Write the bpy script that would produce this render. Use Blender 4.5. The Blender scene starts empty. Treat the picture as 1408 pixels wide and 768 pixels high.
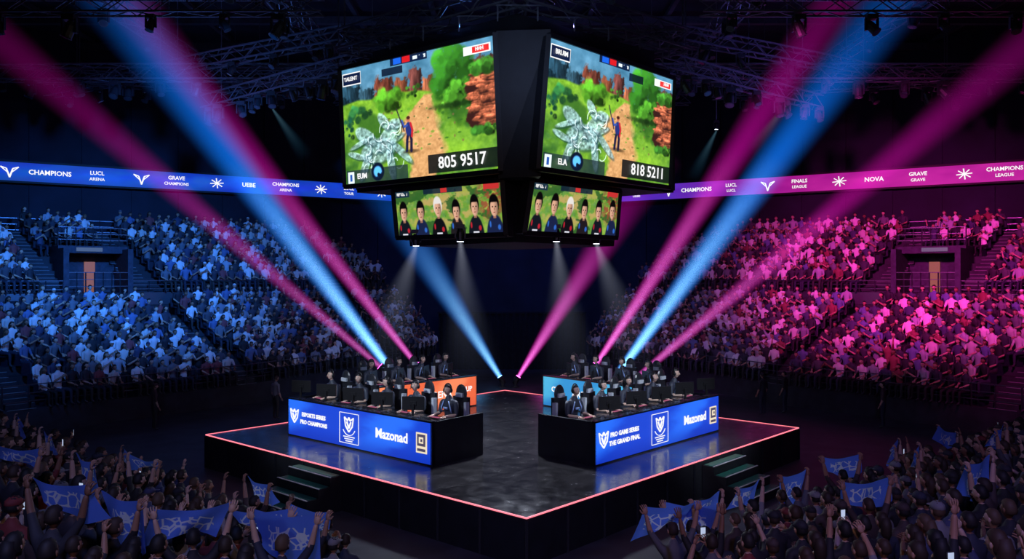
import bpy, math, random
import numpy as np
from mathutils import Vector, Matrix
random.seed(7); rng=np.random.RandomState(7)
SC=bpy.context.scene
SC.view_settings.view_transform='Standard'
COL=SC.collection
FPX=1100.0; HC=5.8
def PX(px,py,d):
    return Vector(((px-704)/FPX*d, d, HC-(py-380)/FPX*d))
# ------------------------------------------------------------ materials
def newmat(name):
    m=bpy.data.materials.new(name); m.use_nodes=True
    return m, m.node_tree, m.node_tree.nodes['Principled BSDF']
def mat(name,c,rough=0.6,metal=0.0,emit=0.0,noise=0.0,nscale=5.0,bump=0.0):
    m,nt,b=newmat(name)
    b.inputs['Base Color'].default_value=(*c,1); b.inputs['Roughness'].default_value=rough
    b.inputs['Metallic'].default_value=metal
    if emit>0:
        b.inputs['Emission Color'].default_value=(*c,1); b.inputs['Emission Strength'].default_value=emit
    if noise>0:
        tc=nt.nodes.new('ShaderNodeTexCoord'); n=nt.nodes.new('ShaderNodeTexNoise'); n.inputs['Scale'].default_value=nscale
        n.inputs['Detail'].default_value=3
        r=nt.nodes.new('ShaderNodeValToRGB')
        r.color_ramp.elements[0].position=0.3; r.color_ramp.elements[1].position=0.7
        r.color_ramp.elements[0].color=(*[x*(1-noise) for x in c],1); r.color_ramp.elements[1].color=(*[min(1,x*(1+noise)) for x in c],1)
        nt.links.new(tc.outputs['Object'],n.inputs['Vector']); nt.links.new(n.outputs['Fac'],r.inputs['Fac'])
        nt.links.new(r.outputs['Color'],b.inputs['Base Color'])
    return m
def randmat(name,cols,mult,rough=0.75):
    m,nt,b=newmat(name)
    oi=nt.nodes.new('ShaderNodeObjectInfo'); mu=nt.nodes.new('ShaderNodeMath'); mu.operation='MULTIPLY'; mu.inputs[1].default_value=mult
    fr=nt.nodes.new('ShaderNodeMath'); fr.operation='FRACT'; r=nt.nodes.new('ShaderNodeValToRGB'); cr=r.color_ramp; cr.interpolation='CONSTANT'
    n=len(cols)
    cr.elements[0].position=0; cr.elements[0].color=(*cols[0],1); cr.elements[1].position=1.0/n; cr.elements[1].color=(*cols[1],1)
    for i in range(2,n):
        e=cr.elements.new(i/n); e.color=(*cols[i],1)
    nt.links.new(oi.outputs['Random'],mu.inputs[0]); nt.links.new(mu.outputs[0],fr.inputs[0]); nt.links.new(fr.outputs[0],r.inputs['Fac'])
    nt.links.new(r.outputs['Color'],b.inputs['Base Color']); b.inputs['Roughness'].default_value=rough
    return m
def vcolmat(name,strength):
    m,nt,b=newmat(name)
    a=nt.nodes.new('ShaderNodeAttribute'); a.attribute_name='Col'
    b.inputs['Base Color'].default_value=(0.01,0.01,0.01,1); b.inputs['Roughness'].default_value=0.5
    nt.links.new(a.outputs['Color'],b.inputs['Emission Color']); b.inputs['Emission Strength'].default_value=strength
    return m
def emat(name,c,s):
    m,nt,b=newmat(name); b.inputs['Base Color'].default_value=(0.02,0.02,0.02,1)
    b.inputs['Emission Color'].default_value=(*c,1); b.inputs['Emission Strength'].default_value=s
    return m
M_black=mat('black_paint',(0.010,0.011,0.016),0.6,noise=0.3,nscale=3)
M_blackg=mat('gloss_black',(0.01,0.011,0.016),0.2)
M_metal=mat('truss_steel',(0.13,0.14,0.17),0.45,0.5,noise=0.2)
M_conc=mat('stand_concrete',(0.022,0.024,0.034),0.8,noise=0.4,nscale=2)
M_step=mat('step_nosing',(0.22,0.23,0.26),0.7)
M_wall=mat('arena_wall_paint',(0.015,0.02,0.04),0.85,noise=0.3,nscale=0.6)
M_ceil=mat('ceiling_paint',(0.03,0.035,0.06),0.9,noise=0.3,nscale=0.6)
M_floor=mat('arena_floor_concrete',(0.05,0.055,0.07),0.55,noise=0.35,nscale=1.2)
M_rail=mat('rail_steel',(0.12,0.13,0.16),0.35,0.8)
M_white=emat('led_white',(1,1,1),1.0)
M_seat=mat('seat_plastic',(0.015,0.018,0.035),0.5)
M_drape=mat('black_drape',(0.006,0.007,0.012),0.95,noise=0.4,nscale=4)
# ------------------------------------------------------------ mesh builder
class MB:
    def __init__(s): s.v=[];s.f=[];s.m=[]
    def add(s,vs,fs,m):
        o=len(s.v); s.v+= [tuple(x) for x in vs]; s.f+=[tuple(i+o for i in f) for f in fs]
        s.m+= [m]*len(fs) if isinstance(m,int) else list(m)
    def box(s,c,d,m=0,M=None):
        vs=[Vector((c[0]+sx*d[0]/2,c[1]+sy*d[1]/2,c[2]+sz*d[2]/2)) for sx in(-1,1) for sy in(-1,1) for sz in(-1,1)]
        if M is not None: vs=[M@x for x in vs]
        s.add(vs,[(0,1,3,2),(4,6,7,5),(0,4,5,1),(2,3,7,6),(0,2,6,4),(1,5,7,3)],m)
    def hexa(s,b,t,m=0):
        s.add(list(b)+list(t),[(3,2,1,0),(4,5,6,7),(0,1,5,4),(1,2,6,5),(2,3,7,6),(3,0,4,7)],m)
    def tube(s,pts,rad,m=0,n=6):
        pts=[Vector(p) for p in pts]; k=len(pts)
        if not hasattr(rad,'__len__'): rad=[rad]*k
        vs=[]; prev=None
        for i,p in enumerate(pts):
            d=(pts[min(i+1,k-1)]-pts[max(i-1,0)]); 
            if d.length<1e-9: d=Vector((0,0,1))
            d.normalize()
            if prev is None:
                a=Vector((0,0,1)) if abs(d.z)<0.9 else Vector((1,0,0)); x=d.cross(a).normalized()
            else:
                x=(prev-d*prev.dot(d)).normalized()
            prev=x; y=d.cross(x)
            for j in range(n):
                t=2*math.pi*(j+0.5)/n; vs.append(p+(x*math.cos(t)+y*math.sin(t))*rad[i])
        fs=[]
        for i in range(k-1):
            for j in range(n):
                a=i*n+j;b=i*n+(j+1)%n; fs.append((a,b,b+n,a+n))
        fs.append(tuple(range(n))[::-1]); fs.append(tuple(range((k-1)*n,k*n)))
        s.add(vs,fs,m)
    def bar(s,a,b,w,m=0): s.tube([a,b],w*0.7071,m,4)
    def sphere(s,c,sc,m=0,seg=12,ring=8,fn=None,M=None):
        vs=[];c=Vector(c)
        for i in range(ring+1):
            th=math.pi*i/ring
            for j in range(seg):
                ph=2*math.pi*j/seg
                d=Vector((math.sin(th)*math.cos(ph),math.sin(th)*math.sin(ph),math.cos(th)))
                k=fn(d) if fn else 1.0
                if not isinstance(k,Vector): k=Vector((d.x*sc[0]*k,d.y*sc[1]*k,d.z*sc[2]*k))
                if M is not None: k=M@k
                vs.append(c+k)
        fs=[]
        for i in range(ring):
            for j in range(seg):
                a=i*seg+j;b=i*seg+(j+1)%seg
                if i==0: fs.append((a,a+seg,b+seg))
                elif i==ring-1: fs.append((a,a+seg,b))
                else: fs.append((a,a+seg,b+seg,b))
        s.add(vs,fs,m)
    def mesh(s,name,mats,smooth=False):
        me=bpy.data.meshes.new(name); me.from_pydata(s.v,[],s.f)
        for x in mats: me.materials.append(x)
        me.polygons.foreach_set('material_index',s.m)
        if smooth: me.polygons.foreach_set('use_smooth',[True]*len(s.f))
        me.update(); return me
    def obj(s,name,mats,smooth=False,parent=None,M=None):
        o=bpy.data.objects.new(name,s.mesh(name,mats,smooth)); COL.objects.link(o)
        if M is not None: o.matrix_world=M
        if parent is not None: par(o,parent)
        return o
EM={}
def empty(name,loc=(0,0,0)):
    e=bpy.data.objects.new(name,None); COL.objects.link(e)
    e.matrix_world=Matrix.Translation(Vector(loc)); e.empty_display_size=0.2
    EM[e.name]=Matrix.Translation(Vector(loc)); return e
def par(o,p):
    mw=o.matrix_basis.copy(); o.parent=p; o.matrix_parent_inverse=EM.get(p.name,Matrix.Identity(4)).inverted(); o.matrix_basis=mw
def frame(o,x,up):
    x=Vector(x).normalized(); up=Vector(up); n=x.cross(up).normalized(); u=n.cross(x).normalized()
    return Matrix(((x.x,u.x,n.x,o[0]),(x.y,u.y,n.y,o[1]),(x.z,u.z,n.z,o[2]),(0,0,0,1)))
def text(s,M,size,m,name='lettering',parent=None,align='CENTER',bold=0.0):
    cu=bpy.data.curves.new(name,'FONT'); cu.body=s; cu.size=size; cu.align_x=align; cu.align_y='CENTER'; cu.resolution_u=2
    cu.offset=bold; cu.extrude=0.004
    t=bpy.data.objects.new('tmp',cu); COL.objects.link(t)
    dg=bpy.context.evaluated_depsgraph_get(); me=bpy.data.meshes.new_from_object(t.evaluated_get(dg))
    bpy.data.objects.remove(t); bpy.data.curves.remove(cu)
    me.materials.clear(); me.materials.append(m); me.name=name
    o=bpy.data.objects.new(name,me); COL.objects.link(o); o.matrix_world=M
    if parent is not None: par(o,parent)
    return o
# ------------------------------------------------------------ raster screens
def vnoise(x,y,seed,n=64):
    g=np.random.RandomState(seed).rand(n,n)
    xi=np.floor(x).astype(int);yi=np.floor(y).astype(int);fx=x-xi;fy=y-yi
    fx=fx*fx*(3-2*fx);fy=fy*fy*(3-2*fy)
    a=g[yi%n,xi%n];b=g[yi%n,(xi+1)%n];c=g[(yi+1)%n,xi%n];d=g[(yi+1)%n,(xi+1)%n]
    return (a*(1-fx)+b*fx)*(1-fy)+(c*(1-fx)+d*fx)*fy
def fbm(u,v,sx,sy,seed,o=4):
    r=0;a=0.5;t=0
    for i in range(o):
        r=r+a*vnoise(u*sx*2**i+i*7.3,v*sy*2**i+i*3.1,seed+i);t+=a;a*=0.55
    return r/t
def mix(img,c,m):
    m=np.clip(m,0,1)[...,None]; c=np.asarray(c,dtype=float)
    return img*(1-m)+c*m
def sst(x,a,b):
    t=np.clip((x-a)/(b-a),0,1); return t*t*(3-2*t)
def ell(u,v,cu,cv,ru,rv,soft=0.15,ang=0):
    du=u-cu;dv=v-cv;ca,sa=math.cos(ang),math.sin(ang)
    x=(du*ca+dv*sa)/ru;y=(-du*sa+dv*ca)/rv
    return 1-sst(np.sqrt(x*x+y*y),1-soft,1+soft)
def rect(u,v,a,b,c,d): return ((u>=a)&(u<=c)&(v>=b)&(v<=d)).astype(float)
def stroke(u,v,pts,w):
    m=np.zeros_like(u)
    for (x0,y0),(x1,y1) in zip(pts[:-1],pts[1:]):
        dx,dy=x1-x0,(y1-y0); L=dx*dx+(dy*.58)**2+1e-9
        t=np.clip(((u-x0)*dx+(v-y0)*dy*.3364)/L,0,1)
        d=np.sqrt((u-x0-t*dx)**2+((v-y0-t*dy)*.58)**2); m=np.maximum(m,1-sst(d,w*.6,w*1.2))
    return m
def game(u,v,var=0):
    R=random.Random(11)
    n1=fbm(u,v,14,10,1);n2=fbm(u,v,44,28,5);n3=fbm(u,v,5,4,9);n4=fbm(u,v,70,48,15,3)
    g=n2*.5+n4*.5
    img=np.stack([0.20+0.34*n1*(.4+1.2*g),0.44+0.36*n1*(.4+1.2*g)-.06,0.08+0.18*g],-1)
    img=mix(img,(0.56,0.76,0.22),0.6*ell(u,v,0.30,0.50,0.26,0.12,0.6)*(.5+g)+0.5*ell(u,v,0.80,0.76,0.2,0.12,0.6)*(.5+g))
    img=mix(img,(0.10,0.27,0.10),sst(n3,0.52,0.70)*0.65)
    uc=0.59-0.10*(v-0.36)+0.03*np.sin(v*9)+0.05*(n1-0.5); hw=0.035+0.42*np.clip(v-0.36,0,0.22)*(1-0.45*sst(v,0.72,0.95))
    pm=1-sst(np.abs(u-uc)/hw,0.80,1.05+0.25*n2); pm=pm*sst(v,.33,.36)
    pth=np.stack([0.66+0.38*(g-.2),0.48+0.34*(g-.2),0.30+0.28*(g-.2)],-1); img=img*(1-pm[...,None])+pth*pm[...,None]
    for i in range(60):
        x=R.uniform(.3,.8);y=R.uniform(.4,.8); img=mix(img,R.choice([(.16,.34,.12),(.35,.58,.16),(.45,.36,.24)]),ell(u,v,x,y,R.uniform(.004,.012),R.uniform(.004,.012),.4)*.7)
    hb=0.335+0.07*(vnoise(u*9,u*0+.3,21)-0.5)-0.05*np.sin(u*5.5)
    bg=np.stack([0.20+0.25*n1-.25*v,0.40+0.28*n1-.4*v,0.52+0.3*n1-.5*v],-1)
    for cx,w,top,c in [(0.06,.10,.10,(.16,.30,.38)),(0.19,.06,.16,(.20,.33,.40)),(0.31,.07,.10,(.50,.26,.20)),(0.43,.05,.14,(.58,.32,.22)),(0.52,.05,.09,(.46,.26,.24)),(0.60,.04,.16,(.62,.36,.25)),(.92,.10,.10,(.40,.24,.22)),(0.0,.08,.22,(.1,.22,.28))]:
        e=np.abs(u-cx)/(w*(.8+.4*v+.7*(n2-.5))); mk=(1-sst(e,.85,1.1))*sst(v,top-.03+.12*n2,top+.0+.12*n2)
        st=.35+1.1*fbm(u,v,80,12,int(cx*100)+60); sh=(1.15-.6*sst((u-cx)/w,-.6,.9))
        img2=np.asarray(c)[None,None,:]*(st*sh)[...,None]; bg=bg*(1-mk[...,None])+img2*mk[...,None]
    bm=1-sst(v-hb,-0.012,0.012); img=img*(1-bm[...,None])+bg*bm[...,None]
    def tree(cx,cy,rx,ry,c,n):
        nonlocal img
        for i in range(n):
            a=R.uniform(0,6.28);r=math.sqrt(R.random()); x=cx+rx*r*math.cos(a); y=cy+ry*r*math.sin(a); s=R.uniform(.12,.26)*rx
            k=1.3-.8*(y-cy+ry)/(2*ry)-.35*(x-cx)/(rx)+R.uniform(-.25,.25)
            img=mix(img,tuple(q*k for q in c),ell(u,v,x,y,s,s*1.5,.45)*np.clip(-.1+2*n4,0,1))
    tree(.34,.33,.10,.085,(.30,.55,.14),40); tree(.50,.30,.05,.05,(.22,.42,.14),16); tree(.13,.40,.09,.06,(.16,.38,.2),26)
    tree(.04,.52,.06,.10,(.10,.30,.22),18); tree(.74,.22,.13,.19,(.18,.42,.12),130); tree(.79,.38,.09,.10,(.26,.50,.14),50); tree(.70,.47,.05,.03,(.3,.52,.16),16)
    img=mix(img,(.05,.12,.05),ell(u,v,.73,.46,.12,.02,.6)*.6)
    pk=sst(u-(.84+.02*np.sin(v*30)+.03*(n2-.5)),-.006,.006)*rect(u,v,.8,.25,1,.66); img=mix(img,(.20,.10,.09),pk)
    for i in range(75):
        y=.27+.37*(i/75)+R.uniform(-.01,.01); x=R.uniform(.855,1.0); k=R.uniform(.55,1.1)*(1.2-1.6*(x-.85)); w=R.uniform(.018,.045);h=R.uniform(.010,.022)
        m=ell(u,v,x,y,w,h,.3); sh=np.clip(1.1-(v-y)/h*.4,.3,1.5)*(.4+1.2*n4)
        col=np.asarray((.56*k,.30*k,.21*k))[None,None,:]*sh[...,None]; img=img*(1-m[...,None])+col*m[...,None]
    tree(.93,.22,.08,.05,(.22,.46,.14),40); tree(.92,.68,.08,.03,(.2,.42,.14),24)
    bu,bv=(0.27,0.70) if var==0 else (0.30,0.67)
    W=(.66,.80,.82)
    parts=[(-.02,.03,.12,.10,-.3),(.05,-.07,.05,.13,.5),(.11,-.17,.05,.04,.2),(-.10,-.10,.10,.05,.9),(.03,-.20,.03,.08,-.4),(-.11,.14,.028,.13,.3),(.07,.15,.025,.14,-.1),(.14,.06,.025,.12,-.6),(-.17,.05,.07,.025,.5),(-.14,-.05,.09,.02,-.5),(.12,-.05,.06,.018,-.7)]
    for a,b,ra,rb,an in parts:
        m=ell(u,v,bu+a,bv+b,ra,rb,.12,an); sh=.30+1.3*n4-.9*(v-bv-b)
        img=mix(img,(.10,.22,.24),ell(u,v,bu+a+.006,bv+b+.012,ra*1.06,rb*1.06,.12,an)*.5)
        col=np.asarray(W)[None,None,:]*np.clip(sh,.2,1.3)[...,None]; mm=(m*.66)[...,None]; img=img*(1-mm)+col*mm
    for k in range(22):
        a0=R.uniform(0,6.28); cx=bu+R.uniform(-.12,.12);cy=bv+R.uniform(-.18,.18); r=R.uniform(.02,.06)
        pts=[(cx+r*(1-.1*q)*math.cos(a0+q*.4),cy+r*1.7*(1-.1*q)*math.sin(a0+q*.4)) for q in range(6)]
        img=mix(img,(.9,.98,1),stroke(u,v,pts,.0028)*.7)
        if k%2==0: img=mix(img,(.08,.22,.25),stroke(u,v,[(x+.008,y+.016) for x,y in pts],.0028)*.7)
    hu,hv=(0.465,0.60) if var==0 else (0.53,0.58)
    img=mix(img,(0.16,0.12,0.07),ell(u,v,hu+0.01,hv+0.17,0.05,0.015,0.5)*0.6)
    img=mix(img,(.10,.10,.22),stroke(u,v,[(hu,hv),(hu-.012,hv+.08),(hu-.016,hv+.16)],.009)); img=mix(img,(.12,.10,.2),stroke(u,v,[(hu+.005,hv),(hu+.016,hv+.08),(hu+.013,hv+.165)],.009))
    img=mix(img,(.14,.18,.42),ell(u,v,hu,hv-.01,.020,.055,.15)); img=mix(img,(.70,.14,.18),stroke(u,v,[(hu+.014,hv-.05),(hu+.024,hv),(hu+.02,hv+.05)],.007))
    img=mix(img,(.7,.4,.3),ell(u,v,hu,hv-.085,.011,.02,.2)); img=mix(img,(.25,.12,.1),ell(u,v,hu,hv-.098,.012,.014,.2))
    img=mix(img,(.2,.3,.6),stroke(u,v,[(hu-.01,hv-.04),(hu-.03,hv-.03),(hu-.042,hv-.08)],.006)); img=mix(img,(.2,.15,.2),stroke(u,v,[(hu-.075,hv-.18),(hu-.03,hv-.0)],.004))
    img=mix(img,(0.9,0.9,0.95),rect(u,v,0.018,0.052,0.152,0.158)); img=mix(img,(0.03,0.09,0.22),rect(u,v,0.022,0.06,0.148,0.15))
    img=mix(img,(0.03,0.08,0.2),0.9*rect(u,v,0.36,0.01,0.60,0.075)); img=mix(img,(0.75,0.1,0.12),rect(u,v,0.44,0.02,0.49,0.065)); img=mix(img,(0.1,0.35,0.8),rect(u,v,0.38,0.02,0.43,0.065))
    img=mix(img,(0.8,0.85,0.9),rect(u,v,0.51,0.03,0.59,0.055)*(n2>.5))
    img=mix(img,(0.02,0.05,0.12),0.8*rect(u,v,0.30,0.08,0.44,0.14)*(var==0)+0.8*rect(u,v,0.60,0.08,0.72,0.15)*(var==1))
    img=mix(img,(0.85,0.9,0.9),rect(u,v,0.82,0.055,0.975,0.12)); img=mix(img,(0.8,0.15,0.15),rect(u,v,0.87,0.065,0.965,0.11))
    img=mix(img,(0.03,0.05,0.07),0.85*rect(u,v,0.58,0.82,1.0,0.965)); img=mix(img,(0.10,0.16,0.2),0.75*rect(u,v,0.02,0.87,0.45,0.985))
    img=mix(img,(0.8,0.86,0.9),rect(u,v,0.03,0.88,0.075,0.975)); img=mix(img,(.15,.3,.6),rect(u,v,0.045,0.90,0.06,0.96)); img=mix(img,(0.04,0.08,0.16),ell(u,v,0.245,0.90,0.045,0.075,0.1)); img=mix(img,(0.35,0.7,1.0),ell(u,v,0.245,0.90,0.028,0.045,0.2)*sst(n2,0.35,0.5))
    img=np.clip(img*1.15,0,1)
    e=(rect(u,v,0.004,0.006,0.996,0.994)); img=img*e[...,None]
    return img
def roster(u,v,var=0,n=6):
    n1=fbm(u,v,16,7,61);n2=fbm(u,v,40,20,65)
    img=np.stack([0.28+0.42*n1,0.50+0.34*n1,0.16+0.2*n2],-1)
    img=mix(img,(0.80,0.64,0.42),ell(u,v,0.45,0.45,0.40,0.4,0.6)*sst(n1,0.42,0.6)*0.8)
    img=mix(img,(0.15,0.35,0.15),sst(fbm(u,v,9,5,70),.55,.62)*.8)
    img=mix(img,(0.62,0.28,0.2),ell(u,v,0.9,0.3,0.12,0.4,0.4)*sst(n2,0.4,0.55)*0.8)
    img=mix(img,(0.08,0.15,0.3),0.8*rect(u,v,0.02,0.03,0.16,0.17)); img=mix(img,(0.9,0.9,0.9),rect(u,v,0.035,0.07,0.14,0.13)*(n2>0.45))
    img=mix(img,(0.05,0.1,0.22),0.8*rect(u,v,0.30,0.02,0.66,0.14)); img=mix(img,(0.8,0.2,0.2),rect(u,v,0.46,0.03,0.52,0.13)); img=mix(img,(0.8,0.2,0.2),rect(u,v,0.84,0.04,0.97,0.14))
    R=random.Random(3+var)
    for i in range(n):
        c=0.09+i*(0.83/(n-1)); s=R.uniform(0.95,1.08); cv=0.46+R.uniform(-0.06,0.05); r=0.30/n
        sh=[(0.07,0.09,0.13),(0.10,0.14,0.28),(0.06,0.06,0.08),(0.12,0.1,0.12)][i%4]
        img=mix(img,sh,ell(u,v,c,1.04,r*1.4*s,0.42,0.06))
        img=mix(img,(0.20,0.42,0.8) if i%2 else (0.75,0.14,0.2),ell(u,v,c+r*0.7,0.86,r*0.25,0.05,0.3)+ell(u,v,c-r*0.8,0.80,r*0.15,0.06,0.3))
        img=mix(img,(0.62,0.44,0.36),rect(u,v,c-r*0.25,cv+0.1,c+r*0.25,cv+0.24))
        hair=(0.03,0.025,0.03) if i%5!=2 else (0.92,0.90,0.88)
        img=mix(img,hair,ell(u,v,c,cv-0.02,r*0.78*s,0.19,0.1))
        sk=np.asarray((0.86,0.66,0.55))[None,None,:]*(1.05-.35*sst((u-c)/r,-.2,.7))[...,None]; m=(ell(u,v,c,cv+0.04,r*0.60*s,0.165,0.1)*sst(v,cv-.07,cv-.05))[...,None]; img=img*(1-m)+sk*m
        for q in (-1,1): img=mix(img,(0.08,0.05,0.05),ell(u,v,c+q*r*0.25,cv+0.025,r*0.12,0.013,0.3))
        img=mix(img,(.65,.45,.36),ell(u,v,c,cv+.07,r*.08,.03,.3)); img=mix(img,(0.6,0.3,0.28),ell(u,v,c,cv+0.13,r*0.18,0.011,0.3))
        img=mix(img,(0.9,0.9,0.95),rect(u,v,c-r*0.5,0.92,c+r*0.5,0.95)*(i%2==0))
    e=(rect(u,v,0.006,0.012,0.994,0.988)); return img*e[...,None]
def panel(c1,c2,c3):
    def f(u,v):
        n=fbm(u,v,5,3,77); t=sst(np.sin(u*9+v*1.6+n*2),-0.3,1)
        img=np.asarray(c1)*(1-t[...,None])+np.asarray(c2)*t[...,None]
        img=mix(img,c3,sst(v,0.55,1.1)*0.55); return img
    return f
def raster(name,TL,TR,BR,BL,fn,W,H,strength,parent):
    u,v=np.meshgrid(np.linspace(0,1,W),np.linspace(0,1,H))
    img=np.clip(fn(u,v),0,1); L=np.where(img<=0.04045,img/12.92,((img+0.055)/1.055)**2.4)
    TL,TR,BR,BL=[np.array(x) for x in (TL,TR,BR,BL)]
    U=u[...,None];V=v[...,None]
    pos=(TL*(1-U)+TR*U)*(1-V)+(BL*(1-U)+BR*U)*V
    idx=np.arange(W*H).reshape(H,W)
    fs=np.stack([idx[1:,:-1],idx[1:,1:],idx[:-1,1:],idx[:-1,:-1]],-1).reshape(-1,4)
    me=bpy.data.meshes.new(name); me.from_pydata(pos.reshape(-1,3).tolist(),[],fs.tolist())
    a=me.color_attributes.new('Col','FLOAT_COLOR','POINT')
    a.data.foreach_set('color',np.concatenate([L.reshape(-1,3),np.ones((W*H,1))],1).ravel())
    me.materials.append(vcolmat(name+'_led',strength)); me.update()
    o=bpy.data.objects.new(name,me); COL.objects.link(o)
    if parent is not None: par(o,parent)
    return o
# ------------------------------------------------------------ camera
cam=bpy.data.cameras.new('camera'); co=bpy.data.objects.new('camera',cam); COL.objects.link(co)
co.location=(0,0,HC); co.rotation_euler=(math.radians(90),0,0); cam.lens=36*FPX/1408; cam.sensor_width=36; cam.shift_y=-4/1408; cam.clip_end=300
SC.camera=co
# ------------------------------------------------------------ room shell
mb=MB(); mb.box((0,25,-0.1),(100,74,0.2)); mb.obj('floor',[M_floor])
mb=MB(); mb.box((0,25,19.6),(100,74,0.2))
mb.obj('ceiling',[M_ceil])
mb=MB()
for i in range(9): mb.bar((-48,18+i*4.6,18.9),(48,18+i*4.6,18.9),0.35)
for x in range(-44,46,4): mb.bar((x,-8,19.25),(x,58,19.25),0.22)
mb.obj('ceiling_beams',[M_metal])
def wallseg(name,a,b,z0=0,z1=19.5,th=0.3,m=M_wall,ribs=True):
    a=Vector((*a,0));b=Vector((*b,0)); L=(b-a).length; M=frame(a,b-a,(0,0,1))
    mb=MB(); mb.box((L/2,(z0+z1)/2,-th/2),(L,z1-z0,th),0,M)
    if ribs:
        k=int(L/2.5)
        for i in range(k+1): mb.box((i*L/k,(z0+z1)/2,0.06),(0.18,z1-z0,0.12),0,M)
    return mb.obj(name,[m])
Ra=Vector((-44,33.0)); Rb=Vector((-7.0,56.0))
wallseg('wall_back_left',(Ra.x,Ra.y+0.4),(Rb.x,Rb.y+0.4)); wallseg('wall_back_right',(-Rb.x,Rb.y+0.4),(-Ra.x,Ra.y+0.4))
wallseg('wall_back',(-7,56.4),(7,56.4)); wallseg('wall_left',(-44.3,-8),(-44.3,33.3)); wallseg('wall_right',(44.3,33.3),(44.3,-8))
wallseg('wall_front',(44.3,-9),(-44.3,-9))
mb=MB(); n=120
vs=[];fs=[]
for i in range(n+1):
    x=-4.6+9.2*i/n; y=50+0.09*math.sin(i*1.3)
    vs+=[(x,y,0.0),(x,y,3.5)]
for i in range(n): fs.append((2*i,2*i+2,2*i+3,2*i+1))
mb.add(vs,fs,0); mb.box((0,50,3.55),(9.3,0.15,0.12),0)
mb.obj('backdrop_curtain',[M_drape,M_metal])
# ------------------------------------------------------------ stage
SN=Vector((0.29,15.9));SW=Vector((-9.3,24.3));SE=Vector((9.1,25.4));SS=Vector((-0.3,33.8)); SZ=1.0
def stage_top_mat():
    m,nt,b=newmat('stage_gloss_floor'); N=nt.nodes; Lk=nt.links
    tc=N.new('ShaderNodeTexCoord'); mp=N.new('ShaderNodeMapping'); mp.inputs['Rotation'].default_value=(0,0,math.radians(43))
    Lk.new(tc.outputs['Object'],mp.inputs['Vector'])
    br=N.new('ShaderNodeTexBrick'); br.offset=0; br.inputs['Scale'].default_value=1.0; br.inputs['Mortar Size'].default_value=0.012
    br.inputs['Brick Width'].default_value=1.22; br.inputs['Row Height'].default_value=1.22
    br.inputs['Color1'].default_value=(0.040,0.039,0.042,1); br.inputs['Color2'].default_value=(0.056,0.054,0.057,1); br.inputs['Mortar'].default_value=(0.006,0.006,0.008,1)
    Lk.new(mp.outputs['Vector'],br.inputs['Vector'])
    n=N.new('ShaderNodeTexNoise'); n.inputs['Scale'].default_value=2.6; n.inputs['Detail'].default_value=8; n.inputs['Roughness'].default_value=0.75
    Lk.new(tc.outputs['Object'],n.inputs['Vector'])
    r=N.new('ShaderNodeValToRGB'); r.color_ramp.elements[0].position=0.35; r.color_ramp.elements[0].color=(0.10,0.10,0.10,1); r.color_ramp.elements[1].position=0.7; r.color_ramp.elements[1].color=(0.30,0.30,0.30,1)
    Lk.new(n.outputs['Fac'],r.inputs['Fac']); Lk.new(r.outputs['Color'],b.inputs['Roughness'])
    mx=N.new('ShaderNodeMix'); mx.data_type='RGBA'; mx.blend_type='MULTIPLY'; mx.inputs[0].default_value=0.9
    r2=N.new('ShaderNodeValToRGB'); r2.color_ramp.elements[0].position=.3; r2.color_ramp.elements[1].position=.7; r2.color_ramp.elements[0].color=(0.4,0.4,0.4,1); r2.color_ramp.elements[1].color=(1.6,1.55,1.5,1)
    Lk.new(n.outputs['Fac'],r2.inputs['Fac']); Lk.new(br.outputs['Color'],mx.inputs[6]); Lk.new(r2.outputs['Color'],mx.inputs[7]); Lk.new(mx.outputs[2],b.inputs['Base Color'])
    return m
M_stage=stage_top_mat(); M_pink=emat('led_coral',(1.0,0.20,0.26),1.5); M_green=mat('step_green_tread',(0.025,0.18,0.13),0.5)
E_stage=empty('stage',(0,25,0))
c3=[SN,SE,SS,SW]
mb=MB(); mb.hexa([(p.x,p.y,0) for p in c3],[(p.x,p.y,SZ-0.04) for p in c3],0)
for a,b in ((SN,SE),(SE,SS),(SS,SW),(SW,SN)):
    L=(b-a).length;k=int(L/1.25)
    nrm=Vector(((b-a).y,-(b-a).x)).normalized()
    for i in range(k+1):
        p=a.lerp(b,i/k)+nrm*0.01; mb.box((p.x,p.y,0.48),(0.05,0.05,0.95),1)
mb.obj('stage_skirt',[M_black,M_blackg],parent=E_stage)
mb=MB(); mb.hexa([(p.x,p.y,SZ-0.04) for p in c3],[(p.x,p.y,SZ) for p in c3],0); mb.obj('stage_deck',[M_stage],parent=E_stage)
mb=MB()
for a,b in ((SN,SE),(SE,SS),(SS,SW),(SW,SN)):
    mb.bar((a.x,a.y,SZ),(b.x,b.y,SZ),0.028)
mb.obj('led_edge_strip',[M_pink],parent=E_stage)
M_nose=mat('stair_nosing',(.5,.5,.52),.5)
def stairs(center,along,w,nst,dx=0.34):
    M=frame((center.x,center.y,0),along,(0,0,1))
    e=empty('stage_stairs',(center.x,center.y,0)); mb=MB()
    for i in range(nst):
        h=SZ-(i+.6)*SZ/(nst+.6)
        mb.box((0,h/2,0.02+dx*(i+0.5)),(w,h,dx),0,M); mb.box((0,h+0.008,0.02+dx*(i+0.5)-0.02),(w-0.08,0.016,dx-0.1),1,M)
        mb.box((0,h+0.006,0.02+dx*(i+1)-0.02),(w,0.02,0.04),2,M)
    mb.obj('steps',[M_black,M_green,M_nose],parent=e)
dL=(SN-SW).normalized(); dR=(SE-SN).normalized()
stairs(SW.lerp(SN,.46),Vector((dL.x,dL.y,0)),1.8,4)
stairs(SN.lerp(SE,.60),Vector((dR.x,dR.y,0)),1.8,4)
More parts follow.
